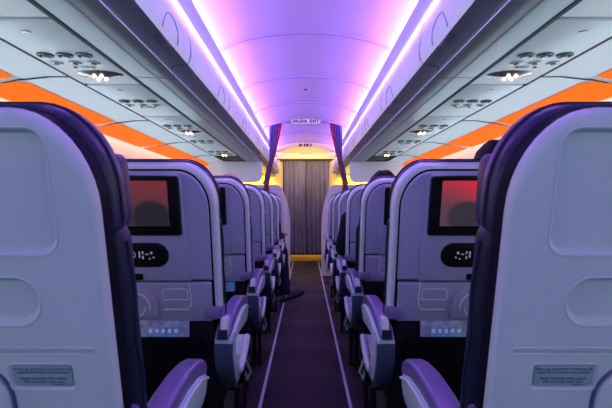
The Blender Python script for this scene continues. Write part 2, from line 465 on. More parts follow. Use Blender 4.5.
def make_bin(s, y0, y1, label):
    t = thing('overhead_bin', (s*.7, (y0+y1)/2, Z(.6)), label, 'overhead bin', 'left overhead bins' if s < 0 else 'right overhead bins')
    off = Vector(t.location)
    def add(name, bm, m, par):
        o = finish(name, bm, m, par)
        for v in o.data.vertices: v.co -= off if par == t else off
        return o
    door, under, low = bin_profiles(s)
    g = .0065
    bm = bmesh.new(); sweep_y(bm, thick(door, .012*s), y0+g, y1-g, closed=True)
    d = add('bin_door', bm, M['bin_door'], t)
    bm = bmesh.new(); sweep_y(bm, thick(under, .010*s), y0+g, y1-g, closed=True)
    add('door_underlip', bm, M['bin_dark'], t)  # turned-down part of the door, its shade put into the colour
    bm = bmesh.new(); sweep_y(bm, thick(low, .012*s), y0+g*.7, y1-g*.7, closed=True)
    # inner shelf and outer wall of the bin body
    lw = add('bin_base', bm, M['bin_low'], t)
    bm = bmesh.new()
    bx(bm, min(s*.655, s*1.25), max(s*.655, s*1.25), y0+.002, y1-.002, Z(.605), Z(.93), .01)
    add('bin_body', bm, M['seam'], t)
    bm = bmesh.new(); tube(bm, [(s*.672, y0+g, Z(.5795)), (s*.672, y1-g, Z(.5795))], .0013, 5)
    add('mould_line', bm, M['bin_dark'], t)
    # highlight along the front of the base, put in as a bright bead
    bm = bmesh.new(); tube(bm, [(s*.5975, y0+g, Z(.598)), (s*.5975, y1-g, Z(.598))], .0045, 8)
    add('edge_highlight', bm, M['bin_door'], t)
    # latch: D shaped outline in the lower door, and its lever
    yc = y1-.31
    bm = bmesh.new(); path = []
    dx = lambda zz: (.5135 + max(0, (.70-zz))*.12 + max(0, zz-.72)*.2)
    for i in range(13):
        a = PI*i/12; zz = .655+.085*math.sin(a); path.append((s*dx(zz), yc+.10*math.cos(a), Z(zz)))
    tube(bm, path, .0022, 6)
    add('latch_outline', bm, M['latchline'], t)
    bm = bmesh.new(); bx(bm, min(s*.530, s*.56), max(s*.530, s*.56), yc-.06, yc+.06, Z(.635), Z(.642), .003)
    add('latch', bm, M['bin_dark'], t)
    # curved parting line of the door at its far end
    bm = bmesh.new(); path = []
    for i in range(11):
        f_ = i/10; zz = .655+.19*f_
        path.append((s*(dx(zz)+.001+.10*max(0, zz-.74)), y1-.010-.07*math.sin(f_*PI*.5)**3*0-.02*f_, Z(zz)))
    tube(bm, path, .0022, 5)
    add('door_seam', bm, M['latchline'], t)
    return t
for s in (-1, 1):
    side = 'left' if s < 0 else 'right'
    seq = [1.03+1.07*k for k in range(0, 5)]+[6.0]
    seq = [1.03, 2.1, 3.17, 4.24, 5.31, 6.02]
    for k, (a, b) in enumerate(zip(seq, seq[1:])):
        make_bin(s, a, b, '%s closed lilac lit overhead bin on the %s side, %s' % (
            ['white', 'white', 'white', 'white', 'short white'][k], side,
            ['nearest to the viewer', 'second from the viewer', 'third from the viewer', 'fourth from the viewer', 'last before the curtain rail'][k]))
    for k, (a, b) in enumerate(((6.06, 7.12), (7.12, 8.2), (8.2, 9.05))):
        make_bin(s, a, b, 'white overhead bin beyond the purple curtain on the %s, %s' % (side, ['nearest to the curtain', 'middle one of three', 'last before the galley wall'][k]))
    # the run behind the viewer that is never seen head-on
    bm = bmesh.new()
    for L in bin_profiles(s): sweep_y(bm, thick(L, .012*s), Y_BACK, 1.026, closed=True)
    struct('trim_8' if s < 0 else 'trim_9', bm, M['bin_low'])
    # black rubber gap between bin base and service panels, and outboard
    bm = bmesh.new()
    sweep_y(bm, [(s*.772, Z(.590)), (s*.786, Z(.590)), (s*.786, Z(.583)), (s*.772, Z(.583))], Y_BACK, 6.0, closed=True)
    sweep_y(bm, [(s*1.055, Z(.592)), (s*1.068, Z(.592)), (s*1.068, Z(.584)), (s*1.055, Z(.584))], Y_BACK, 6.0, closed=True)
    for j in JOINT:
        if -1 < j < 6.0:
            tube(bm, [(s*1.066, j, Z(.587)), (s*1.15, j-.008, Z(.585)), (s*1.24, j-.02, Z(.571)), (s*1.28, j-.035, Z(.5635)), (s*1.37, j-.05, Z(.539))], .0032, 5)
    struct('trim_10' if s < 0 else 'trim_11', bm, M['seam'])

# orange light wash painted as glowing slanted panels, one per cabin frame
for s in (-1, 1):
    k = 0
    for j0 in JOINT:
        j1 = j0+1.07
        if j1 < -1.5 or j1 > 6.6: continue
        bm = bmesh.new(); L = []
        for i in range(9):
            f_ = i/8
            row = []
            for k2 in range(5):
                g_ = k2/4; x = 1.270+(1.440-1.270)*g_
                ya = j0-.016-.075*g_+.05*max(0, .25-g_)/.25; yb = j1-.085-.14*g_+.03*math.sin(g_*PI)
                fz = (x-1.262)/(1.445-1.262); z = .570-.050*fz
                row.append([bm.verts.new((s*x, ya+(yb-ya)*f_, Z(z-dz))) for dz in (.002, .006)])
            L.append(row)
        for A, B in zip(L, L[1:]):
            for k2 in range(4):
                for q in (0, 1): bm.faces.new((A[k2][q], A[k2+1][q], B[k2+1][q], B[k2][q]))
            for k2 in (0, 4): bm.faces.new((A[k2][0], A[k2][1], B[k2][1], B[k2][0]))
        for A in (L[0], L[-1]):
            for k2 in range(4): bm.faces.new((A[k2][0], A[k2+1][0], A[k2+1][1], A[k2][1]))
        o = finish('orange_wash', bm, M['orange'])
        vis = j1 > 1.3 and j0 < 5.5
        tag(o, 'orange light wash painted as a glowing strip above the %s sidewall, %s' % ('left' if s < 0 else 'right', (ORD[k]+' from the viewer' if k else 'nearest to the viewer')) if vis else
            'painted orange light wash out of view along the %s sidewall' % ('left' if s < 0 else 'right'), 'light', 'painted orange light wash strips')
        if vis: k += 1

# ------------------------------------------------------------------ service panels with vents and reading lights
def make_psu(s, y0, y1, yl, lit, label):
    t = thing('service_panel', (s*.92, (y0+y1)/2, Z(.59)), label, 'service panel', 'passenger service panels')
    ox, oy, oz = t.location
    def P0(cx, cy): return lambda u, v, w_: (cx+u-ox, cy+v-oy, Z(.584)-w_-oz)
    bm = bmesh.new()
    bx(bm, -.133, .133, y0+.009-oy, y1-.009-oy, Z(.584)-oz, Z(.600)-oz, .002)
    finish('panel', bm, M['psu'], t)
    for i, xx in enumerate((-.075, 0, .075)):
        c = .925*s+xx; 
        bm = bmesh.new(); lathe(bm, [(.0, -.001), (.031, -.001), (.031, .003), (.028, .007), (.023, .007), (.020, .001), (0, .001)], P0(c, yl-.265), 20)
        v = finish('air_vent', bm, M['vent'], t)
        bm = bmesh.new(); lathe(bm, [(.012, .0), (.014, .010), (.010, .013), (0, .013)], P0(c-.004*s, yl-.265), 14)
        finish('nozzle', bm, M['vent_rim'], v)
        bm = bmesh.new(); lathe(bm, [(.0, -.001), (.026, -.001), (.025, .004), (.019, .006), (0, .004)], P0(c+.008*s, yl-.165), 18)
        r_ = finish('reading_light', bm, M['vent_rim'], t)
        bm = bmesh.new(); lathe(bm, [(.011, .004), (.010, .009), (0, .010)], P0(c+.008*s, yl-.165), 12)
        finish('lens', bm, M['vent'], r_)
        if i < 2:
            bm = bmesh.new(); lathe(bm, [(.0, -.001), (.009, -.001), (.008, .004), (0, .005)], P0(c+.038, yl-.105), 10)
            finish('button', bm, M['vent'], t)
    bm = bmesh.new(); lathe(bm, [(.0, 0), (.015, 0), (.015, .002), (.012, .003), (0, .001)], P0(s*.93, y0+.10), 14)
    finish('screw_cover', bm, M['vent_rim'], t)
    bm = bmesh.new(); bx(bm, s*.92-.02-ox, s*.92+.02-ox, yl-.115-oy, yl-.095-oy, Z(.580)-oz, Z(.585)-oz, .002)
    finish('call_button', bm, M['vent_rim'], t)
    if lit:
        def PE(cx, cy): return lambda u, v, w_: (cx+u*1.0-ox, cy+v*.62-oy, Z(.584)-w_-oz)
        bm = bmesh.new(); lathe(bm, [(.0, -.002), (.100, -.002), (.100, .002), (.090, .005), (.060, .009), (.045, .013), (0, .013)], PE(s*.905, yl), 28)
        bowl = finish('lamp_bowl', bm, M['bowl'], t)
        for dx_ in (-.016, .016):
            for dy_ in (-.024, .024):
                bm = bmesh.new(); lathe(bm, [(.0075, .012), (.0075, .019), (.005, .021), (0, .021)], P0(s*.905+dx_, yl+dy_), 10)
                finish('led', bm, M['led'], bowl)
    return t
for s in (-1, 1):
    names = {0: 'lit lamp, nearest to the viewer', 1: 'no lamp lit, second from the viewer', 2: 'lit lamp, third from the viewer', 3: 'no lamp lit, fourth from the viewer', 4: 'lit lamp, last before the divider'}
    for j in range(-1, 5):
        yl = 2.05+.78*j
        lit = j >= 0 and j % 2 == 0
        make_psu(s, yl-.60, yl+.17, yl, lit, ('grey service panel with vents on the %s, ' % ('left' if s < 0 else 'right')) + names.get(j, 'cut off by the top of the picture'))
        if lit:
            L = bpy.data.lights.new('reading_lamp', 'SPOT'); L.energy = 5; L.spot_size = math.radians(70); L.spot_blend = .6; L.color = (1, .82, .6); L.shadow_soft_size = .02
            o = bpy.data.objects.new('reading_lamp', L); COL.objects.link(o); o.location = (s*.905, yl, Z(.55)); o.rotation_euler = (0, s*-.05, 0)

# ------------------------------------------------------------------ seats
LEAN = math.atan(.25)
CA, SA = math.cos(LEAN), math.sin(LEAN)
V = lambda z: (z-.68)/CA
YS = 0.70                                 # shell bottom of the first row
def PB(u, v, w_):                         # backrest frame -> seat frame (origin on the floor below the shell bottom)
    return (u, -v*SA-w_*CA, .68+v*CA-w_*SA)
def bead(bm, pts, r, w_, n=6, closed=True):
    tube(bm, [PB(u, v, w_) for u, v in pts], r, n, closed)

def arc_pts(cu, cv, r, a0, a1, n): return [(cu+r*math.cos(a0+(a1-a0)*i/n), cv+r*math.sin(a0+(a1-a0)*i/n)) for i in range(n+1)]

def make_seat(s, style, label, group):
    """s = side of the aisle the seat stands on; its aisle edge is at -s"""
    t = thing('airliner_seat', (s*.53, YS, 0), label, 'seat', group)
    a = -s
    top = V(1.173)
    # ---- shell
    if style == 'plain':
        out = rrect(-.2635, .2635, V(.66), top, .1, 10, rr=(.03, .03, .102, .102), ev=(1, 1, 1.3, 1.3))
        bm = bmesh.new(); slab(bm, rrect(-.2595, .2595, V(.66), top-.004, .1, 10, rr=(.03, .03, .10, .10), ev=(1, 1, 1.3, 1.3)), -.045, -.004, .002, PB, 2)
        finish('shell_seal', bm, M['dark'], t)
        bm = bmesh.new(); slab(bm, out, -.006, .012, .012, PB, 4)
        shell = finish('seat_shell', bm, M['shell'], t)
        def rec(u0, u1, v0, v1, r, dep=.008, dr=.008):
            c = bmesh.new(); pts = rrect(u0, u1, v0, v1, r, 6)
            n = len(pts)
            A = [c.verts.new(PB(u, v, .012-dep)) for u, v in inset(pts, dr)]
            B = [c.verts.new(PB(u, v, .0125)) for u, v in pts]
            D = [c.verts.new(PB(u, v, .03)) for u, v in pts]
            for P_, Q_ in ((A, B), (B, D)):
                for i in range(n): c.faces.new((P_[i], P_[(i+1) % n], Q_[(i+1) % n], Q_[i]))
            c.faces.new(A); c.faces.new(D); return c
        cut(shell, [rec(-.208, .208, V(.990), V(1.149), .022, .010, .006),
                    rec(-.173, .173, V(.891), V(.957), .030, .010, .007),
                    rec(-.239, .239, V(.848), V(.8555), .0035, .006, .001),
                    rec(-.195 if a > 0 else .105, -.105 if a > 0 else .195, V(.783), V(.820), .006, .004, .003) if False else
                    rec(min(a*.117, a*.207), max(a*.117, a*.207), V(.793), V(.832), .006, .004, .003)])
        # highlight beads that frame the recesses (moulded edges)
        bm = bmesh.new()
        bead(bm, rrect(-.2095, .2095, V(.9885), V(1.1505), .0235, 6), .0016, .0118)
        bead(bm, rrect(-.1745, .1745, V(.8895), V(.9585), .0315, 6), .0016, .0118)
        bead(bm, rrect(-.240, .240, V(.8470), V(.8565), .0045, 4), .0013, .0118)
        finish('recess_edging', bm, M['shell'], t)
        # placard with its writing
        uc = a*.162
        bm = bmesh.new(); slab(bm, rrect(uc-.041, uc+.041, V(.796), V(.829), .005, 4), .0085, .0102, .0006, PB, 2)
        pl = finish('placard', bm, M['placard'], t)
        bm = bmesh.new(); bead(bm, rrect(uc-.0465, uc+.0465, V(.7925), V(.8325), .007, 5), .0014, .0118)
        finish('placard_frame', bm, M['shell'], t)
        lines = [('Mantenga abrochado el cinturon de', .8235, 0), ('seguridad mientras este sentado', .8185, 0),
                 ('Fasten seat belt while seated', .8090, 0), ('Life vest under your seat', .8040, 0), ('P/N 4382-11', .7990, .022)]
        for body, zz, du in lines:
            p = PB(uc+du, V(zz), .0106)
            text(body, .0056 if du == 0 else .0036, p, (PI/2-(-LEAN) if False else PI/2+LEAN, 0, 0), M['ink_blue'], pl, 'lettering')
        # cup holder arch low in the shell
        bm = bmesh.new(); slab(bm, rrect(-.113, .113, V(.67), V(.830), .055, 8, rr=(.01, .01, .055, .055)), .008, .0185, .006, PB, 3)
        ch = finish('cup_holder', bm, M['shell'], t)
        bm = bmesh.new(); bead(bm, rrect(-.117, .117, V(.666), V(.834), .058, 8, rr=(.01, .01, .058, .058)), .0032, .0115)
        finish('shadow_gap', bm, M['gap'], ch)
        bm = bmesh.new(); bead(bm, arc_pts(0, V(.725), .094, 0, 2*PI*23/24, 23), .0035, .018)
        finish('ring', bm, M['rim'], ch)
    else:
        out = rrect(-.265, .265, V(.70), top, .1, 9, rr=(.02, .02, .102, .102), ev=(1, 1, 1.3, 1.3))
        bm = bmesh.new(); slab(bm, out, -.045, -.002, .012, PB, 3)
        finish('shell_rim', bm, M['rim'], t)
        bm = bmesh.new(); slab(bm, rrect(-.2475, .2475, V(.69), top-.014, .1, 9, rr=(.01, .01, .092, .092), ev=(1, 1, 1.3, 1.3)), -.01, .0015, .002, PB, 2)
        finish('groove_seal', bm, M['dark'], t)
        bm = bmesh.new(); slab(bm, rrect(-.243, .243, V(.822), top-.019, .1, 9, rr=(.004, .004, .088, .088), ev=(1, 1, 1.3, 1.3)), -.004, .010, .007, PB, 4)
        shell = finish('seat_shell', bm, M['shell_b'], t)
        # raised console round the monitor
        bm = bmesh.new()
        cons = [(-.180, V(.823)), (.180, V(.823)), (.180, V(.90)), (.178, V(.94)), (.170, V(.965)), (.170, V(1.125)), (.160, V(1.148)),
                (-.160, V(1.148)), (-.170, V(1.125)), (-.170, V(.965)), (-.178, V(.94)), (-.180, V(.90))]
        slab(bm, cons, .004, .0155, .005, PB, 3)
        finish('console', bm, M['shell_b'], t)
        # monitor
        bm = bmesh.new(); slab(bm, rrect(-.163, .163, V(.967), V(1.144), .010, 5), .010, .022, .004, PB, 3)
        mo = finish('monitor', bm, M['bezel'], t)
        bm = bmesh.new(); slab(bm, rrect(-.129, .129, V(.997), V(1.130), .003, 3), .0215, .0226, 0, PB)
        finish('screen', bm, M['scr_grey' if style == 'off' else ('scr_red' if s > 0 else 'scr_dim')], mo)
        # oval control panel with its symbols
        bm = bmesh.new(); slab(bm, rrect(-.118, .118, V(.868), V(.945), .038, 8), .012, .0185, .004, PB, 3)
        cp = finish('control_panel', bm, M['bezel'], t)
        if style != 'off':
            bm = bmesh.new(); bead(bm, arc_pts(a*.005, V(.908), .012, 0, 2*PI*15/16, 15), .0012, .0190, 5)
            bead(bm, arc_pts(a*.005, V(.908), .005, 0, 2*PI*9/10, 9), .0010, .0190, 5)
            finish('dial_button', bm, M['icon'], cp)
            for (du, dv, su, sv) in ((.030, .003, .0022, .010), (.040, .009, .0022, .004), (.040, -.006, .0022, .005), (.052, .004, .005, .0016),
                                     (.066, .008, .0035, .0035), (.072, -.006, .0025, .0025), (.060, -.010, .0025, .002), (-.030, .004, .004, .0020), (-.045, .0, .0025, .006)):
                bm = bmesh.new(); slab(bm, rrect(a*du-su, a*du+su, V(.906+dv)-sv, V(.906+dv)+sv, .0008, 2), .0180, .0195, 0, PB)
                finish('button', bm, M['icon'], cp)
        # tray table below, closed
        bm = bmesh.new(); slab(bm, rrect(-.240, .240, V(.690), V(.817), .006, 4), -.002, .0125, .004, PB, 3)
        tr = finish('tray_table', bm, M['shell_b'], t)
        bm = bmesh.new()
        bead(bm, [(a*.172, V(.82)), (a*.176, V(.775)), (a*.174, V(.742)), (a*.164, V(.730)), (a*.09, V(.730))], .0022, .0125, 5, False)
        bead(bm, rrect(min(a*.088, a*.166), max(a*.088, a*.166), V(.762), V(.797), .006, 4), .0018, .0125, 5)
        finish('moulded_line', bm, M['rim'], tr)
        bm = bmesh.new(); slab(bm, rrect(min(a*.090, a*.164), max(a*.090, a*.164), V(.764), V(.795), .004, 3), .0120, .0130, 0, PB)
        finish('recess_panel', bm, M['dark'] if False else M['shell_b'], tr)
        # cup holder: arch and ring
        bm = bmesh.new(); slab(bm, [(-.074, V(.702)), (.074, V(.702))]+arc_pts(0, V(.735), .074, 0, PI, 14), .012, .020, .005, PB, 3)
        ch = finish('cup_holder', bm, M['shell_b'], tr)
        bm = bmesh.new(); bead(bm, arc_pts(0, V(.742), .048, -.2, PI+.2, 14), .0028, .0205, 6, False)
        bead(bm, arc_pts(0, V(.742), .034, PI, 2*PI, 12), .0022, .0205, 6, False)
        finish('ring', bm, M['rim'], ch)
        # latch above the tray
        bm = bmesh.new(); slab(bm, rrect(-.034, .034, V(.828), V(.848), .003, 3), .0150, .0185, .001, PB, 2)
        la = finish('tray_latch', bm, M['bezel'], t)
    # ---- upholstered back in front of the shell
    bm = bmesh.new(); slab(bm, rrect(-.263, .263, V(.46), V(1.02), .05, 6), -.128, -.046, .02, PB, 3, back_r=.035)
    cu = finish('back_cushion', bm, M['leather'], t)
    for sg in (-1, 1):
        bm = bmesh.new()
        tube(bm, [PB(sg*.2635, V(.48+.5*i/16), -.085+.007*math.sin(i*1.3)) for i in range(17)], .0035, 6)
        finish('piping', bm, M['headleather'], cu)
    # headrest with folded wings
    bm = bmesh.new()
    slab(bm, rrect(-.262, .262, V(.985), V(1.176), .09, 9, rr=(.03, .03, .10, .10), ev=(1, 1, 1.3, 1.3)), -.112, -.047, .010, PB, 3, back_r=.022)
    hr = finish('headrest', bm, M['headleather'], t)
    bm = bmesh.new(); slab(bm, rrect(-.2655, .2655, V(.990), V(1.1785), .09, 9, rr=(.03, .03, .102, .102), ev=(1, 1, 1.3, 1.3)), -.078, -.070, .004, PB, 2, back_r=.004)
    finish('piping', bm, M['leather'], hr)
    for sg in (-1, 1):
        bm = bmesh.new()
        def PWg(u, v, w_, sg=sg): return PB(sg*(.225+w_), v, -.125-u)
        slab(bm, rrect(-.03, .03, V(.985), V(1.10), .025, 7), 0, .024, .008, PWg, 3, back_r=.006)
        finish('headrest_wing', bm, M['headleather'], hr)
    # ---- pocket and cards
    if style != 'plain':
        bm = bmesh.new()
        def PP(u, v, w_): return (u, -.014+(.66-v)*-.03-w_, v)
        slab(bm, rrect(-.222, .222, .34, .640, .03, 5), .006, .014, .005, PP, 3)
        finish('seat_pocket', bm, M['pouch'], t)
    else:
        bm = bmesh.new()
        def PP(u, v, w_): return (u, -.012-w_, v)
        slab(bm, rrect(-.222, .222, .34, .655, .03, 5), -.03, .014, .012, PP, 3)
        finish('seat_pocket', bm, M['pouch'], t)
    # ---- seat pan, cushion, frame
    bm = bmesh.new(); slab(bm, rrect(-.225, .225, .05, .52, .05, 6), .375, .47, .03, lambda u, v, w_: (u, v, w_-.05*(v-.05)*-.4), 4, back_r=.012)
    finish('seat_cushion', bm, M['leather'], t)
    bm = bmesh.new(); bx(bm, -.235, .235, .02, .50, .335, .38, .01)
    tube(bm, [(-.25, .10, .32), (.25, .10, .32)], .022, 10); tube(bm, [(-.25, .42, .32), (.25, .42, .32)], .022, 10)
    bx(bm, -.245, .245, -.006, .05, .33, .70, .01)
    finish('seat_frame', bm, M['frame'], t)
    for sx in (-1, 1):
        bm = bmesh.new(); tube(bm, [(sx*.185, .07, 0.006), (sx*.185, .10, .32)], .014, 8); bx(bm, sx*.185-.02, sx*.185+.02, .02, .46, 0, .014, .003)
        finish('leg', bm, M['frame'], t)
        bm = bmesh.new(); tube(bm, [(sx*.185, .43, 0.006), (sx*.185, .40, .32)], .014, 8)
        finish('leg', bm, M['frame'], t)
    # ---- aisle armrest
    ac = a*.276
    def PA(off): return lambda u, v, w_: (ac+a*(w_-.0275+off), u, v)
    body = [(-.032, .625), (-.028, .58), (-.008, .535), (.027, .490), (.072, .453), (.127, .427), (.19, .414), (.26, .421), (.33, .446), (.39, .490), (.413, .520), (.408, .530), (.392, .520),
            (.33, .482), (.26, .459), (.19, .455), (.14, .468), (.105, .495), (.078, .540), (.070, .575), (.075, .600), (.10, .606), (.20, .604), (.30, .598), (.355, .598), (.388, .610), (.405, .635),
            (.395, .655), (.33, .672), (.24, .678), (.14, .672), (.04, .652), (-.03, .636)]
    bm = bmesh.new(); slab(bm, body, 0, .052, .007, PA(0), 3, back_r=.004)
    ar = finish('armrest', bm, M['arm'], t)
    pad = [(-.038, .634), (-.01, .632), (.05, .648), (.14, .664), (.24, .670), (.33, .664), (.385, .648), (.405, .640), (.420, .648), (.424, .662), (.414, .680), (.385, .694), (.33, .705), (.25, .711), (.15, .706), (.06, .690), (-.01, .668), (-.036, .650)]
    bm = bmesh.new(); slab(bm, pad, 0, .046, .010, PA(.002), 4, back_r=.008)
    finish('armrest_pad', bm, M['armpad'], ar)
    bm = bmesh.new(); slab(bm, rrect(-.03, .03, .64, .668, .004, 3), 0, .03, .003, lambda u, v, w_: (ac+u*.5, -.049+w_*.3, v), 2, back_r=.002)
    finish('armrest_end_cap', bm, M['headleather'], ar)
    col = [(-.036, .622), (-.033, .578), (-.012, .532), (.023, .487), (.069, .449), (.125, .423), (.19, .410), (.26, .417), (.33, .441), (.33, .450), (.26, .429), (.19, .423), (.132, .436), (.082, .463), (.042, .50), (.012, .545), (-.003, .585), (-.003, .622)]
    bm = bmesh.new(); slab(bm, col, 0, .056, .008, PA(-.001), 3, back_r=.005)
    finish('armrest_cover', bm, M['armdark'], ar)
    # inner lighter rail that shows inside the loop
    bm = bmesh.new()
    tube(bm, [(ac+a*.020, y, z) for y, z in ((.075, .56), (.095, .51), (.13, .478), (.19, .462), (.26, .468), (.33, .490), (.395, .527))], .013, 8)
    tube(bm, [(ac+a*.026, y, z) for y, z in ((.02, .640), (.14, .664), (.24, .670), (.33, .664), (.395, .646))], .004, 8)
    finish('armrest_rail', bm, M['rim'], ar)
    bm = bmesh.new(); tube(bm, [(ac+a*.010, .36, .470), (ac+a*.012, .42, .42), (ac+a*.022, .50, .345), (ac+a*.010, .47, .325), (ac+a*.004, .38, .42)], .006, 7)
    finish('release_handle', bm, M['rim'], ar)
    # pivot cover beside the shell
    bm = bmesh.new(); bx(bm, ac-a*.035-.028, ac-a*.035+.028, -.03, .05, .695, .735, .010)
    pv = finish('pivot_cover', bm, M['armpad'], t)
    bm = bmesh.new(); bx(bm, ac-.012, ac+.012, -.025, .03, .60, .70, .008)
    finish('pivot_arm', bm, M['rim'], pv)
    bm = bmesh.new(); tube(bm, [(ac-a*.05, .06, .005), (ac-a*.05, .06, .48)], .009, 8); bx(bm, ac-a*.05-.016, ac-a*.05+.016, .03, .09, 0, .012, .003)
    finish('leg', bm, M['frame'], t)
    return t

def copy_tree(o, parent=None):
    c = o.copy(); COL.objects.link(c); c.parent = parent
    for ch in list(o.children): copy_tree(ch, c)
    return c

for s in (-1, 1):
    side = 'left' if s < 0 else 'right'
    g = 'seats along the %s of the aisle' % side
    make_seat(s, 'plain', 'large plain grey seat back in the %s foreground with a small placard' % side, g)
    p2 = make_seat(s, 'on', 'second seat from the viewer on the %s with a %s screen' % (side, 'bright red' if s > 0 else 'dim reddish'), g)
    p2.location.y = YS+PITCH
    p3 = None
    words = {3: 'third %s seat, dark screen, %s head above it' % (side, 'bald' if s < 0 else 'haired'),
             4: 'fourth seat from the viewer on the %s, a narrow silver edged lilac strip' % side,
             5: 'fifth seat from the viewer on the %s, a narrow silver edged strip' % side,
             6: 'sixth seat from the viewer on the %s, next to last before the partition' % side,
             7: 'last seat before the partition on the %s, a dark cushion edge' % side}
    for r in range(3, 8):
        if p3 is None: p3 = o = make_seat(s, 'off', words[r], g)
        else: o = copy_tree(p3); o['label'] = words[r]
        o.location = (s*.53, YS+PITCH*(r-1), 0)

# cards and magazines standing in the seat pockets
def card(x, y, z, wd, ht, m, label, rot=0):
    bm = bmesh.new(); bx(bm, -wd/2, wd/2, -.002, .002, 0, ht, .0008)
    o = finish('safety_card', bm, m); o.location = (x, y, z); o.rotation_euler = (0, rot, 0)
    return tag(o, label, 'card', 'cards in the seat pockets')
for s in (-1, 1):
    side = 'left' if s < 0 else 'right'
    c1 = card(s*.495, YS+PITCH-.013, .50, .26, .19, M['card'], 'grey printed card in the pocket under the tray of the second %s seat' % side)
    c2 = card(s*.445, YS+PITCH-.0185, .50, .10, .17, M['cardblue'], 'blue booklet in front of the grey card, second %s seat pocket' % side)
    for k in range(5):
        bm = bmesh.new(); bx(bm, -.005, .005, -.0035, -.0018, 0, .012, 0)
        o = finish('pictogram', bm, M['white'], c2); o.location = (-.04+k*.02, 0, .153)
card(-.385, YS+2*PITCH-.013, .52, .09, .165, M['cardblue'], 'bright blue card in the pocket of the third left seat')

# ------------------------------------------------------------------ divider, rail, curtains, sign
for s in (-1, 1):
    side = 'left' if s < 0 else 'right'
    bm = bmesh.new()
    PV = lambda u, v, w_: (s*u, 6.02+w_, Z(v))
    slab(bm, rrect(.572, 1.26, .315, .583, .05, 6, rr=(.07, .02, .005, .02)), 0, .03, .004, PV, 2, back_r=.004)
    tag(finish('divider_panel', bm, M['white']), 'white divider panel hanging under the %s overhead bins, beyond the seats' % side, 'divider panel')
    # grey lilac partition with a rounded shoulder
    bm = bmesh.new()
    PQ = lambda u, v, w_: (s*u, 6.9+w_, Z(v))
    pts = [(.235, -1.03), (1.66, -1.03), (1.70, .10), (1.55, .32), (.45, .325), (.40, .315), (.355, .28), (.315, .18), (.275, .06), (.245, -.10), (.232, -.3)]
    slab(bm, pts, 0, .06, .008, PQ, 3, back_r=.008)
    tag(finish('partition', bm, M['partition']), 'grey lilac partition with a rounded shoulder beyond the last seat on the %s' % side, 'partition')

def drape(name, s, label):
    """gathered curtain pulled to the side and tied back"""
    t = thing(name, (s*.45, 6.42, Z(0)), label, 'curtain', 'purple curtains hanging from the rail')
    ox, oy, oz = t.location
    rows = [(1.155, .325, .50), (.95, .365, .505), (.75, .41, .503), (.60, .448, .512), (.55, .458, .54), (.40, .492, .568), (.34, .505, .578), (.30, .512, .580), (.24, .502, .585), (.10, .495, .60), (-.3, .48, .61), (-.95, .48, .61)]
    def sheet(u0, u1, thick_, ph, n):
        bm = bmesh.new(); A = []; B = []
        for z, xa, xb in rows:
            ra = []; rb = []
            for i in range(n+1):
                f_ = u0+(u1-u0)*i/n; x = xa+(xb-xa)*f_; amp = .022*(xb-xa)/.17+.004
                y = 6.42+amp*math.sin(f_*PI*9+ph)
                ra.append(bm.verts.new((s*x-ox, y-oy, Z(z)-oz))); rb.append(bm.verts.new((s*x-ox, y+thick_-oy, Z(z)-oz)))
            A.append(ra); B.append(rb)
        for L in (A, B):
            for a_, b_ in zip(L, L[1:]):
                for i in range(n): bm.faces.new((a_[i], a_[i+1], b_[i+1], b_[i]))
        for a0, b0, a1, b1 in zip(A, B, A[1:], B[1:]):
            bm.faces.new((a0[0], b0[0], b1[0], a1[0])); bm.faces.new((a0[-1], b0[-1], b1[-1], a1[-1]))
        for i in range(n):
            bm.faces.new((A[0][i], A[0][i+1], B[0][i+1], B[0][i])); bm.faces.new((A[-1][i], A[-1][i+1], B[-1][i+1], B[-1][i]))
        return bm
    finish('drape', sheet(.20, 1, .004, 0, 40), M['drape'], t, 60)
    o = finish('red_border', sheet(0, .22, .004, 0, 8), M['drape_red'], t, 60)
    bm = bmesh.new()
    pts = [(.508, .335), (.545, .345), (.585, .355), (.60, .31)]
    tube(bm, [(s*.500-ox, 6.385-oy, .325), (s*.54-ox, 6.378-oy, .315), (s*.59-ox, 6.39-oy, .325)], .014, 8)
    finish('tie_back', bm, M['drape_red'], t)
drape('curtain', -1, 'purple curtain with a red edge tied back on the left below the exit sign')
drape('curtain', 1, 'purple curtain with a red edge tied back on the right below the exit sign')

bm = bmesh.new()
pr = arch(-.045, 24, .0, .60)
tube(bm, [(x*.88, 6.42, Z(1.168) if abs(x) < .42 else Z(1.168)-(abs(x)-.42)*.3) for x, z in pr], .011, 8)
tag(finish('curtain_rail', bm, M['metal']), 'slim curtain rail across the ceiling behind the exit sign', 'rail')

t = thing('exit_sign', (0, 6.36, Z(1.165)), 'small white exit sign hanging from the middle of the ceiling', 'sign')
bm = bmesh.new(); PS = lambda u, v, w_: (u, -w_, v)
slab(bm, rrect(-.205, .205, -.040, .036, .02, 6, rr=(.034, .034, .01, .01)), -.02, .018, .004, PS, 3, back_r=.004)
finish('sign_box', bm, M['white'], t)
bm = bmesh.new(); slab(bm, rrect(-.192, .192, -.031, .030, .015, 5, rr=(.026, .026, .008, .008)), .0175, .0195, 0, PS)
finish('sign_face', bm, M['signw'], t)
text('SALIDA  EXIT', .056, (0, -.0215, -.001), (PI/2, 0, 0), M['ink'], t, 'lettering', spacing=1.08, bold=.05)
bm = bmesh.new()
for sx in (-.12, .12): tube(bm, [(sx, 0, .03), (sx, 0, .05)], .006, 6)
finish('bracket', bm, M['metal'], t)

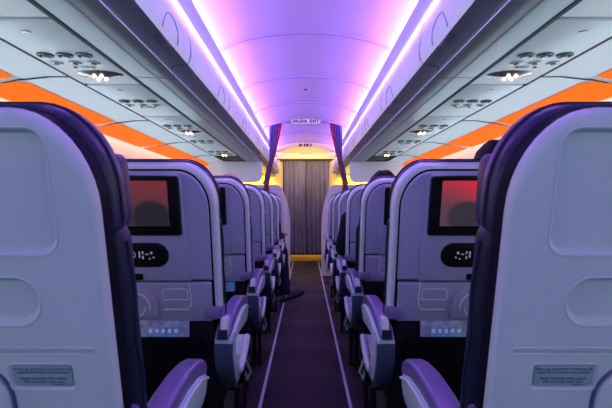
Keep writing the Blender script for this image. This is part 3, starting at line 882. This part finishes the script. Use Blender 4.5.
# small ceiling placard with dark symbols, and a ceiling speaker
t = thing('ceiling_placard', (0, 8.1, Z(1.075)), 'small dark symbols on the ceiling just above the cream galley ledge', 'sign')
for i, (dx_, wd) in enumerate(((-.09, .05), (-.02, .03), (.03, .04), (.09, .03))):
    bm = bmesh.new(); bx(bm, dx_-wd/2, dx_+wd/2, -.006, .006, -.015, .018, .003); bx(bm, dx_-wd/2-.01, dx_+wd/2, -.006, .006, -.030, -.020, .002)
    finish('symbol', bm, M['ink'], t)
bm = bmesh.new(); tube(bm, [(0, 0, 0), (0, 0, .12)], .005, 6); bx(bm, -.012, .012, -.004, .008, -.005, .004, .002); finish('bracket', bm, M['ceil'], t)
bm = bmesh.new(); lathe(bm, [(0, 0), (.02, 0), (.02, .006), (0, .008)], lambda u, v, w_: (u, 4.75+v, Z(1.199)-w_), 12)
tag(finish('ceiling_sensor', bm, M['vent']), 'tiny dark sensor dot on the purple ceiling, nearer than the exit sign', 'sensor')

# grey curtain that closes the galley opening
def pleated(name, x0, x1, y, z0, z1, n, amp, m, label):
    bm = bmesh.new(); N = n*8
    rows = [z1-(z1-z0)*k/10 for k in range(11)]
    V_ = []
    rnd = [random.uniform(.5, 1.4) for _ in range(n+2)]
    for side_ in (0, .004):
        S = []
        for k, z in enumerate(rows):
            r_ = []
            for i in range(N+1):
                f_ = i/N; c = f_*n; q = rnd[int(c)]*(1-(c % 1))+rnd[int(c)+1]*(c % 1)
                yy = y+side_+amp*q*math.sin(c*2*PI+.5*math.sin(k*.35+i*.05))*(.7+.5*k/10)
                r_.append(bm.verts.new((x0+(x1-x0)*f_+.004*math.sin(k*.6+i*.2), yy, z)))
            S.append(r_)
        V_.append(S)
    for S in V_:
        for a_, b_ in zip(S, S[1:]):
            for i in range(N): bm.faces.new((a_[i], a_[i+1], b_[i+1], b_[i]))
    A, B = V_
    for k in range(10):
        bm.faces.new((A[k][0], B[k][0], B[k+1][0], A[k+1][0])); bm.faces.new((A[k][-1], B[k][-1], B[k+1][-1], A[k+1][-1]))
    return tag(finish(name, bm, m, None, 60), label, 'curtain')
pleated('curtain', -.44, -.004, 9.27, .11, Z(.905), 5, .055, M['curtain'], 'grey brown pleated curtain closing the galley, its left half')
pleated('curtain', .004, .46, 9.27, .11, Z(.905), 5, .055, M['curtain'], 'grey brown pleated curtain closing the galley, its right half')
bm = bmesh.new(); tube(bm, [(-.50, 9.26, Z(.915)), (.50, 9.26, Z(.915))], .012, 8)
tag(finish('curtain_rail', bm, M['metal']), 'thin rail holding the grey galley curtain', 'rail')

# ------------------------------------------------------------------ people
def skin_mesh(name, V0, E0, R0, sub=2, root=0):
    """one closed tapered form per bone, rounded at the joints; remeshed() later fuses them into one skin"""
    bm = bmesh.new()
    rr = [(r, r) if not isinstance(r, tuple) else r for r in R0]
    def ring_at(p, q, ra, rb, n=14, m=7):
        p = Vector(p); q = Vector(q); d = q-p
        if d.length < 1e-6: return
        d.normalize()
        side = Vector((1, 0, 0)); side = side-d*side.dot(d)
        if side.length < .25: side = Vector((0, 0, 1))-d*d.z
        side.normalize(); up = d.cross(side).normalized()
        rings = []
        prof = []
        for i in range(m): a = PI/2*i/m; prof.append((p, -math.cos(a), math.sin(a), ra))
        for i in range(1, 6): f_ = i/6; prof.append((p.lerp(q, f_), 0, 1, (ra[0]+(rb[0]-ra[0])*f_, ra[1]+(rb[1]-ra[1])*f_)))
        for i in range(m, -1, -1): a = PI/2*i/m; prof.append((q, math.cos(a), math.sin(a), rb))
        for c, al, k, r in prof:
            cc = c+d*al*min(r)*.9
            if k < 1e-4: rings.append([bm.verts.new(cc)])
            else: rings.append([bm.verts.new(cc+side*r[0]*k*math.cos(2*PI*j/n)+up*r[1]*k*math.sin(2*PI*j/n)) for j in range(n)])
        for A, B in zip(rings, rings[1:]):
            for j in range(n):
                if len(A) == 1 and len(B) == 1: break
                if len(A) == 1: bm.faces.new((A[0], B[(j+1) % n], B[j]))
                elif len(B) == 1: bm.faces.new((A[j], A[(j+1) % n], B[0]))
                else: bm.faces.new((A[j], A[(j+1) % n], B[(j+1) % n], B[j]))
    for i, j in E0: ring_at(V0[i], V0[j], rr[i], rr[j])
    me = bpy.data.meshes.new(name); bm.to_mesh(me); bm.free()
    return me

def remeshed(bm, vox):
    me = bpy.data.meshes.new('tmp'); bm.to_mesh(me); bm.free()
    o = bpy.data.objects.new('tmp', me); COL.objects.link(o)
    md = o.modifiers.new('r', 'REMESH'); md.mode = 'VOXEL'; md.voxel_size = vox; md.use_smooth_shade = True
    m2 = o.modifiers.new('sm', 'SMOOTH'); m2.factor = .5; m2.iterations = 5
    dg = bpy.context.evaluated_depsgraph_get(); dg.update()
    nm = bpy.data.meshes.new_from_object(o.evaluated_get(dg))
    bpy.data.objects.remove(o); bpy.data.meshes.remove(me)
    bm = bmesh.new(); bm.from_mesh(nm); seen = set(); best = []
    for v in bm.verts:                      # keep the one large surface
        if v.index in seen: continue
        isl = []; st = [v]; seen.add(v.index)
        while st:
            q = st.pop(); isl.append(q)
            for e in q.link_edges:
                r_ = e.other_vert(q)
                if r_.index not in seen: seen.add(r_.index); st.append(r_)
        if len(isl) > len(best): best = isl
    keep = {v.index for v in best}
    bmesh.ops.delete(bm, geom=[v for v in bm.verts if v.index not in keep], context='VERTS')
    bm.to_mesh(nm); bm.free()
    return nm

def chain(P, R, name='c', sub=1):
    return skin_mesh(name, P, [(i, i+1) for i in range(len(P)-1)], R, sub)

def add_mesh(bm, me):
    b2 = bmesh.new(); b2.from_mesh(me); bmesh.ops.recalc_face_normals(b2, faces=b2.faces); merge(bm, b2); bpy.data.meshes.remove(me)

def ellipsoid(bm, c, r, rot=None, sg=20):
    b2 = bmesh.new(); bmesh.ops.create_uvsphere(b2, u_segments=sg, v_segments=sg//2+2, radius=1)
    for v in b2.verts:
        q = Vector((v.co.x*r[0], v.co.y*r[1], v.co.z*r[2]))
        if rot: q = rot @ q
        v.co = q+Vector(c)
    merge(bm, b2)

def hand(bm, wrist, fwd, up, side, sc=1.0, curl=.5):
    """palm, four unequal bent fingers and a thumb; fwd = finger direction, up = back of the hand, side = thumb side"""
    W = Vector(wrist); f = Vector(fwd).normalized(); u = Vector(up); u = (u-f*u.dot(f)).normalized(); sd = f.cross(u).normalized()
    if sd.dot(Vector(side)) < 0: sd = -sd
    add_mesh(bm, chain([W-f*.03, W+f*.01, W+f*.05, W+f*.085], [(.026, .019), (.030, .017), (.040, .015), (.038, .013)], sub=2))
    for k, (o_, L) in enumerate(((.030, .070), (.010, .078), (-.010, .072), (-.029, .058))):
        b = W+f*.07+sd*o_
        p = [b, b+f*.02]; ang = 0; cur = p[-1]
        for j in range(3):
            ang += curl*(.35+.25*j); d = f*math.cos(ang)-u*math.sin(ang); cur = cur+d*(L*(.42, .32, .26)[j]); p.append(cur)
        add_mesh(bm, chain(p, [.0100, .0098, .0090, .0082, .0068]))
    b = W+f*.015+sd*.022
    p = [b, b+sd*.028+f*.018, b+sd*.040+f*.045-u*.012, b+sd*.036+f*.066-u*.020]
    add_mesh(bm, chain(p, [.014, .0125, .0105, .0085]))

def person(name, hip, lean, head_at, skin, hair, top_m, bot_m, label, feet, hands, knees=None, bald=False, shoulder_shift=0, elbows=None, shoulders=None):
    """seated figure facing +y.  hip (x,y,z); head_at = centre of the head"""
    t = thing(name, (hip[0], hip[1], 0), label, 'person')
    T = Vector(t.location)
    H = Vector(hip); Hd = Vector(head_at)
    neck = Hd+Vector((0, -.015, -.125)); chest = H.lerp(neck, .66)+Vector((0, -.015, 0)); waist = H.lerp(neck, .30)
    sh = {}
    for g in (-1, 1): sh[g] = neck+Vector((g*.175+shoulder_shift, 0, -.075))
    if shoulders: sh.update({g: Vector(p) for g, p in shoulders.items()})
    kn = knees or {-1: H+Vector((-.10, .43, .06)), 1: H+Vector((.10, .43, .06))}
    ft = feet; el = elbows or {g: sh[g]+Vector((g*.02, .06, -.27)) for g in (-1, 1)}
    def rel(L): return [Vector(p)-T for p in L]
    # body
    bm = bmesh.new()
    Vb = [H, waist, chest, neck+Vector((0, 0, -.045)), neck, Hd+Vector((0, 0, -.05))]; E = [(0, 1), (1, 2), (2, 3), (3, 4), (4, 5)]
    R = [(.145, .105), (.125, .095), (.150, .105), (.075, .060), (.052, .052), (.055, .055)]
    for g in (-1, 1):
        i = len(Vb); Vb += [sh[g], sh[g].lerp(el[g], .5), el[g], el[g].lerp(Vector(hands[g][0]), .5), Vector(hands[g][0])]
        R += [.060, .048, .040, .036, .026]
        E += [(2, i), (i, i+1), (i+1, i+2), (i+2, i+3), (i+3, i+4)]
        i = len(Vb); hp = H+Vector((g*.085, .03, -.01)); an = Vector(ft[g][0])+Vector((0, 0, .07))
        Vb += [hp, hp.lerp(Vector(kn[g]), .5), Vector(kn[g]), Vector(kn[g]).lerp(an, .35), an]
        R += [.085, .075, .056, .054, .036]; E += [(0, i), (i, i+1), (i+1, i+2), (i+2, i+3), (i+3, i+4)]
    add_mesh(bm, skin_mesh('b', rel(Vb), E, R, 2))
    hd = Hd-T
    ellipsoid(bm, hd, (.074, .092, .110)); ellipsoid(bm, hd+Vector((0, .025, -.045)), (.056, .062, .068))
    ellipsoid(bm, hd+Vector((0, .094, -.018)), (.013, .020, .024), sg=12)
    ellipsoid(bm, hd+Vector((0, .080, -.062)), (.024, .012, .010), sg=12)
    for g in (-1, 1):
        ellipsoid(bm, hd+Vector((g*.078, -.004, -.012)), (.010, .020, .032), sg=12)
        ellipsoid(bm, hd+Vector((g*.028, .074, .012)), (.016, .012, .009), sg=10)
        hand(bm, Vector(hands[g][0])-T, hands[g][1], hands[g][2], (-g, 0, 0))
    nm = remeshed(bm, .0065); nm.materials.clear(); nm.materials.append(skin)
    body = bpy.data.objects.new('body', nm); COL.objects.link(body); body.parent = t
    bm = bmesh.new()
    for g in (-1, 1): ellipsoid(bm, hd+Vector((g*.028, .0825, .010)), (.0085, .006, .0055), sg=10)
    finish('eyes', bm, M['ink'], t)
    if not bald:
        bm = bmesh.new()
        b2 = bmesh.new(); bmesh.ops.create_uvsphere(b2, u_segments=28, v_segments=18, radius=1)
        for v in b2.verts:
            x, y, z = v.co; k = 1+.02*math.sin(9*x+5*y)+.02*math.sin(11*z+7*x)
            q = Vector((x*.086, y*.103-.006, z*.121+.006))*k
            if y > .45 and z < .30: q = Vector((q.x*.80, q.y*.62, q.z*.9))
            if z < -.45: q.z = -.055+.2*(q.z+.05); q.x *= .95
            v.co = q+hd
        merge(bm, b2)
        finish('hair', bm, hair, t, 60)
    # clothing: shirt / trousers as slightly larger shells
    bm = bmesh.new(); grow = .011
    Vt = Vb[:4]; Et = [(0, 1), (1, 2), (2, 3)]; Rt = [tuple(q+grow for q in R[i]) for i in range(4)]; Rt[3] = (.070, .060)
    for g in (-1, 1):
        i = len(Vt); wr = Vector(hands[g][0])
        Vt += [sh[g], sh[g].lerp(el[g], .5), el[g], el[g].lerp(wr, .5), el[g].lerp(wr, .92)]; Rt += [.074, .064, .056, .048, .040]
        Et += [(2, i), (i, i+1), (i+1, i+2), (i+2, i+3), (i+3, i+4)]
    me = skin_mesh('s', rel(Vt), Et, Rt, 2); add_mesh(bm, me)
    nm = remeshed(bm, .008); nm.materials.clear(); nm.materials.append(top_m)
    o = bpy.data.objects.new('jacket', nm); COL.objects.link(o); o.parent = t
    bm = bmesh.new(); Vt = [H+Vector((0, -.01, .05)), H]; Et = [(0, 1)]; Rt = [(.142, .105), (.148, .108)]
    for g in (-1, 1):
        i = len(Vt); hp = H+Vector((g*.085, .03, -.01)); an = Vector(ft[g][0])+Vector((0, 0, .07)); k_ = Vector(kn[g])
        Vt += [hp, hp.lerp(k_, .5), k_, k_.lerp(an, .45), k_.lerp(an, .93)]; Rt += [.095, .086, .070, .064, .055]; Et += [(1, i), (i, i+1), (i+1, i+2), (i+2, i+3), (i+3, i+4)]
    add_mesh(bm, skin_mesh('s', rel(Vt), Et, Rt, 2))
    nm = remeshed(bm, .008); nm.materials.clear(); nm.materials.append(bot_m)
    o = bpy.data.objects.new('trousers', nm); COL.objects.link(o); o.parent = t
    for g in (-1, 1):
        A = Vector(ft[g][0])-T; d = Vector(ft[g][1]).normalized()
        tilt = d.z
        bm = bmesh.new()
        add_mesh(bm, chain([A-d*.055+Vector((0, 0, .035)), A+Vector((0, 0, .042)), A+d*.09+Vector((0, 0, .030)), A+d*.16+Vector((0, 0, .026)), A+d*.205+Vector((0, 0, .026))],
                           [(.034, .034), (.040, .040), (.042, .032), (.044, .026), (.034, .022)], sub=2))
        nm = remeshed(bm, .007); nm.materials.clear(); nm.materials.append(M['shoe'])
        o = bpy.data.objects.new('shoe', nm); COL.objects.link(o); o.parent = t
    return t

def std_feet(x, y): return {-1: (Vector((x-.10, y+.44, .005)), (0, 1, 0)), 1: (Vector((x+.10, y+.44, .005)), (0, 1, 0))}
def lap_hands(x, y, z): return {-1: (Vector((x-.11, y+.30, z+.13)), (.3, 1, -.1), (0, .1, 1)), 1: (Vector((x+.11, y+.30, z+.13)), (-.3, 1, -.1), (0, .1, 1))}
SEAT_Z = .60
def seat_y(row): return YS+PITCH*(row-1)+.25
y = seat_y(3)
person('person', (-.52, y, SEAT_Z), 0, (-.400, y-.05, 1.118), M['skin'], None, M['cloth_g'], M['cloth_n'],
       'person with a bald head showing just above the third seat on the left', std_feet(-.52, y), lap_hands(-.52, y, SEAT_Z), bald=True, shoulder_shift=-.12)
person('person', (.50, y, SEAT_Z), 0, (.415, y-.05, 1.118), M['skin_dk'], M['hair'], M['cloth_k'], M['cloth_n'],
       'person with dark hair showing above the third seat on the right', std_feet(.50, y), lap_hands(.50, y, SEAT_Z), shoulder_shift=.10)
y = seat_y(2)
person('person', (.58, y, SEAT_Z), 0, (.690, y-.06, 1.165), M['skin_dk'], M['hair'], M['cloth_k'], M['cloth_n'],
       'dark haired person just peeking between the red screen and the right foreground seat', std_feet(.58, y), lap_hands(.58, y, SEAT_Z))
# the traveller who stretches a leg into the aisle
y = seat_y(6)
person('person', (-.46, y, SEAT_Z), 0, (-.50, y-.06, 1.05), M['skin_dk'], M['hair'], M['cloth_n'], M['cloth_n'],
       'person on the left stretching a dark trousered leg and shoe into the aisle', 
       {-1: (Vector((-.58, y+.44, .005)), (0, 1, 0)), 1: (Vector((-.215, y+.12, .030)), (.93, .1, 0.42))},
       {-1: (Vector((-.62, y+.28, .73)), (.1, 1, 0), (0, 0, 1)), 1: (Vector((-.265, y+.36, .735)), (.25, 1, .1), (0, 0, 1))},
       knees={-1: Vector((-.56, y+.44, .60)), 1: Vector((-.265, y+.24, .56))})
# the traveller in black leaning out of the fifth seat on the right
y = seat_y(4)
person('person', (.53, y, SEAT_Z), 0, (.45, y-.06, 1.045), M['skin_dk'], M['hair'], M['cloth_k'], M['cloth_k'],
       'person in black on the right whose sleeve leans over the armrest into the aisle', std_feet(.54, y),
       {-1: (Vector((.285, y+.24, .735)), (0, 1, 0), (0, 0, 1)), 1: (Vector((.60, y+.28, .73)), (-.1, 1, 0), (0, 0, 1))},
       elbows={-1: Vector((.262, y-.06, .76)), 1: Vector((.72, y+.05, .76))}, shoulders={-1: Vector((.315, y-.08, .955)), 1: Vector((.62, y-.08, .88))})
